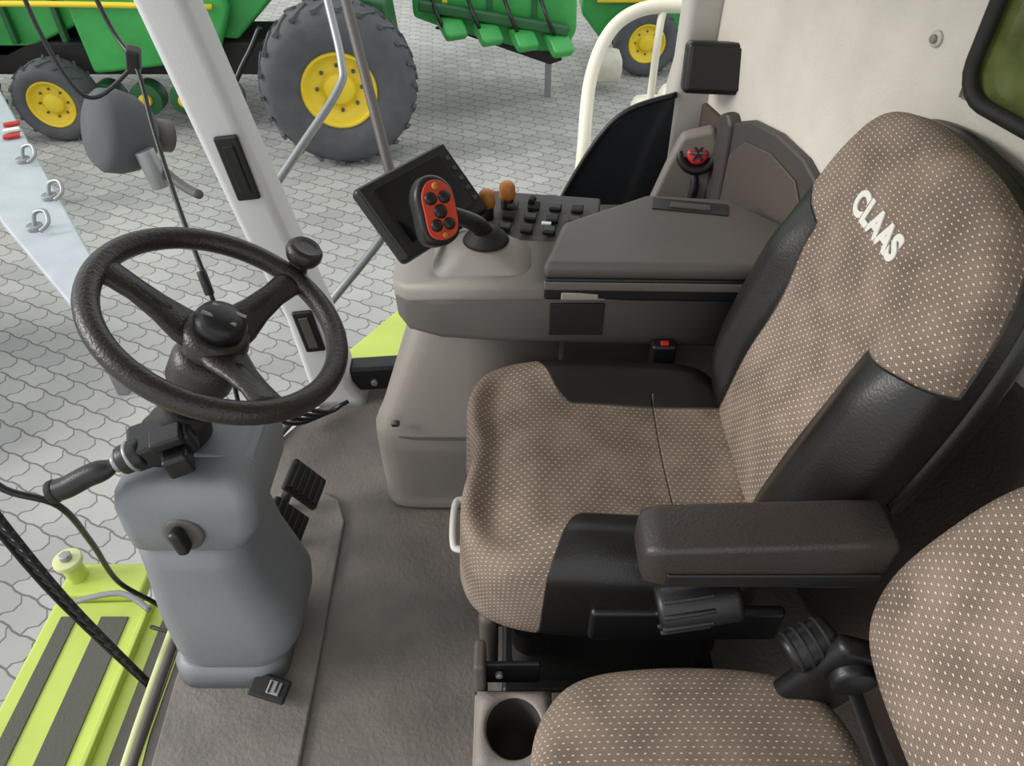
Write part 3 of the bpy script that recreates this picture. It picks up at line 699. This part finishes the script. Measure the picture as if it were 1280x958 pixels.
tube('yellow_stripe',[(-7.5,8.42,-.75),(-4.8,8.25,-.72),(-3.1,8.25,-.75)],.03,YEL,gh,3)
tube('hydraulic_hose',[(-3.6,8.0,-1.1),(-3.1,7.9,-1.5),(-2.8,8.0,-1.2),(-2.6,8.1,-.9)],.03,BLK,gh,6)

hd_=empty('green_harvester_header',(0,9.2,GZ))
prism('header_hood',[(-1.12,-1.05),(-.75,-1.18),(.25,-1.42),(.62,-1.42),(.74,-1.2),(.70,-.3),(-1.12,-.3)],.9,GREEN,hd_,frame((0,9.4,0),(1,0,0),(0,0,1)),.05)
box('header_beam',(-.2,8.85,-1.02),(1.7,.12,.12),DGREEN,hd_,.03,rot=(0,.16,0))
for i in range(4):
    prism('row_snout_%d'%i,[(0,0),(.30,-.10),(.36,-.0),(.2,.10),(0,.10)],.26,GREEN,hd_,frame((-.75+.40*i,8.95,-1.10-.06*i),(.5,-1,-.1),(0,0,1)),.04)
    tube('row_hose_%d'%i,[(-.9+.40*i,8.9,-.8),(-.8+.40*i,8.7,-1.0),(-.7+.40*i,8.85,-1.25)],.022,BLK,hd_,4)
for i in range(3):
    box('header_panel_strip_%d'%i,(-.75+.5*i,8.93,-.85),(.06,.05,.5),[YEL,DGREEN,DGREEN][i],hd_,.01)
prism('header_skid',[(-.9,-1.2),(-.6,-1.25),(.45,-1.60),(.6,-1.55),(.55,-1.45),(-.6,-1.1)],.10,BLKR,hd_,frame((0,9.1,0),(1,0,0),(0,0,1)),.02)
box('header_stand',(.45,9.4,GZ+.28),(.08,.08,.56),METAL,hd_,.01)

sp_=empty('hooked_sheet_panel',(-3.2,4.4,GZ))
vsT=[Vector((-2.62,3.94,-1.05)),Vector((-2.55,3.46,-1.05)),Vector((-3.45,4.42,-1.05)),Vector((-5.2,6.9,-1.05)),Vector((-4.9,7.1,-1.05))]
n_=len(vsT); vb=[v-Vector((0,0,.06)) for v in vsT]
from_data('sheet',vsT+vb,[tuple(range(n_)),tuple(range(n_,2*n_))[::-1]]+[(i,(i+1)%n_,(i+1)%n_+n_,i+n_) for i in range(n_)],SHEET,sp_,True,None,.015)
for i,(x,y) in enumerate(((-3.72,5.3),(-3.25,4.72),(-3.15,4.3))):
    tube('hook_%d'%i,[(x,y,-1.03),(x+.02,y+.03,-.95),(x+.10,y+.02,-.93),(x+.13,y-.04,-.98),(x+.08,y-.08,-1.02)],.014,METAL,sp_,5)
    cyl('hook_base_%d'%i,(x,y,-1.05),(x,y,-1.02),.05,METAL,sp_)
for i,(x,y) in enumerate(((-2.75,3.85),(-4.6,6.6))): box('sheet_leg_%d'%i,(x,y,-1.6),(.08,.08,1.0),METAL,sp_,.01)
for i in range(3): box('red_marker_%d'%i,(-4.02-.06*i,5.72+.12*i,-1.03),(.12,.06,.02),RED if i%2==0 else WHITE,sp_,.004,rot=(0,0,.5))
dk=empty('dark_green_trailer',(-4.5,3.3,GZ))
box('trailer_bed',(-5.0,3.8,-1.5),(1.6,1.6,.25),DGREEN,dk,.04); box('trailer_leg',(-4.9,3.8,-1.85),(.3,.3,.5),BLKR,dk,.03)

bg=empty('pallet_with_bags',(1.3,8.5,GZ))
for i,(x,y,s,m) in enumerate(((1.50,7.9,.40,BAG),(1.85,8.1,.45,BAG),(1.62,7.55,.30,WHITE),(1.95,7.4,.35,YEL),(1.2,9.6,.35,BAG))):
    loft('bulk_bag_%d'%i,[rrect(x,y,s*.5*k,s*.5*k,s*.2,GZ+.15+s*zz) for zz,k in ((0,.85),(.08,.97),(.4,1.04),(.75,1.0),(.92,.85),(1,.5))],m,bg)
for i in range(8): box('pallet_board_%d'%i,(1.65,7.25+.15*i,GZ+.13),(1.0,.11,.03),TAN,bg,.005)
for i in range(3): box('pallet_skid_%d'%i,(1.2+.45*i,7.75,GZ+.06),(.09,1.2,.11),TAN,bg,.005)
gm=empty('green_baler_machine',(1.6,11,GZ))
prism('baler_side',[(.9,-1.4),(1.2,-1.75),(3.2,-1.75),(3.4,-1.2),(3.2,.2),(1.0,.2)],1.2,GREEN,gm,frame((0,11.0,0),(1,0,0),(0,0,1)),.06)
wheel(gm,'baler',(1.75,10.2,GZ+.42),(.05,-1,0),.42,.3,.24,14)
box('baler_yellow_bar',(2.0,10.36,-1.2),(1.8,.06,.12),YEL,gm,.02)

# ------------------------------------------------------------ light
w=bpy.data.worlds.new('world'); scene.world=w; w.use_nodes=True
nt=w.node_tree; bgN=nt.nodes['Background']
bgN.inputs['Color'].default_value=(0.96,0.98,1.0,1); bgN.inputs['Strength'].default_value=1.15
def sun(name,d,e,ang,c=(1,1,1)):
    l=bpy.data.lights.new(name,'SUN'); l.energy=e; l.angle=math.radians(ang); l.color=c
    o=bpy.data.objects.new(name,l); COL.objects.link(o)
    o.rotation_euler=Vector(d).to_track_quat('-Z','Y').to_euler(); o.location=(0,0,8)
sun('sun',(.80,.10,-.40),2.5,25,(1,.975,.935))
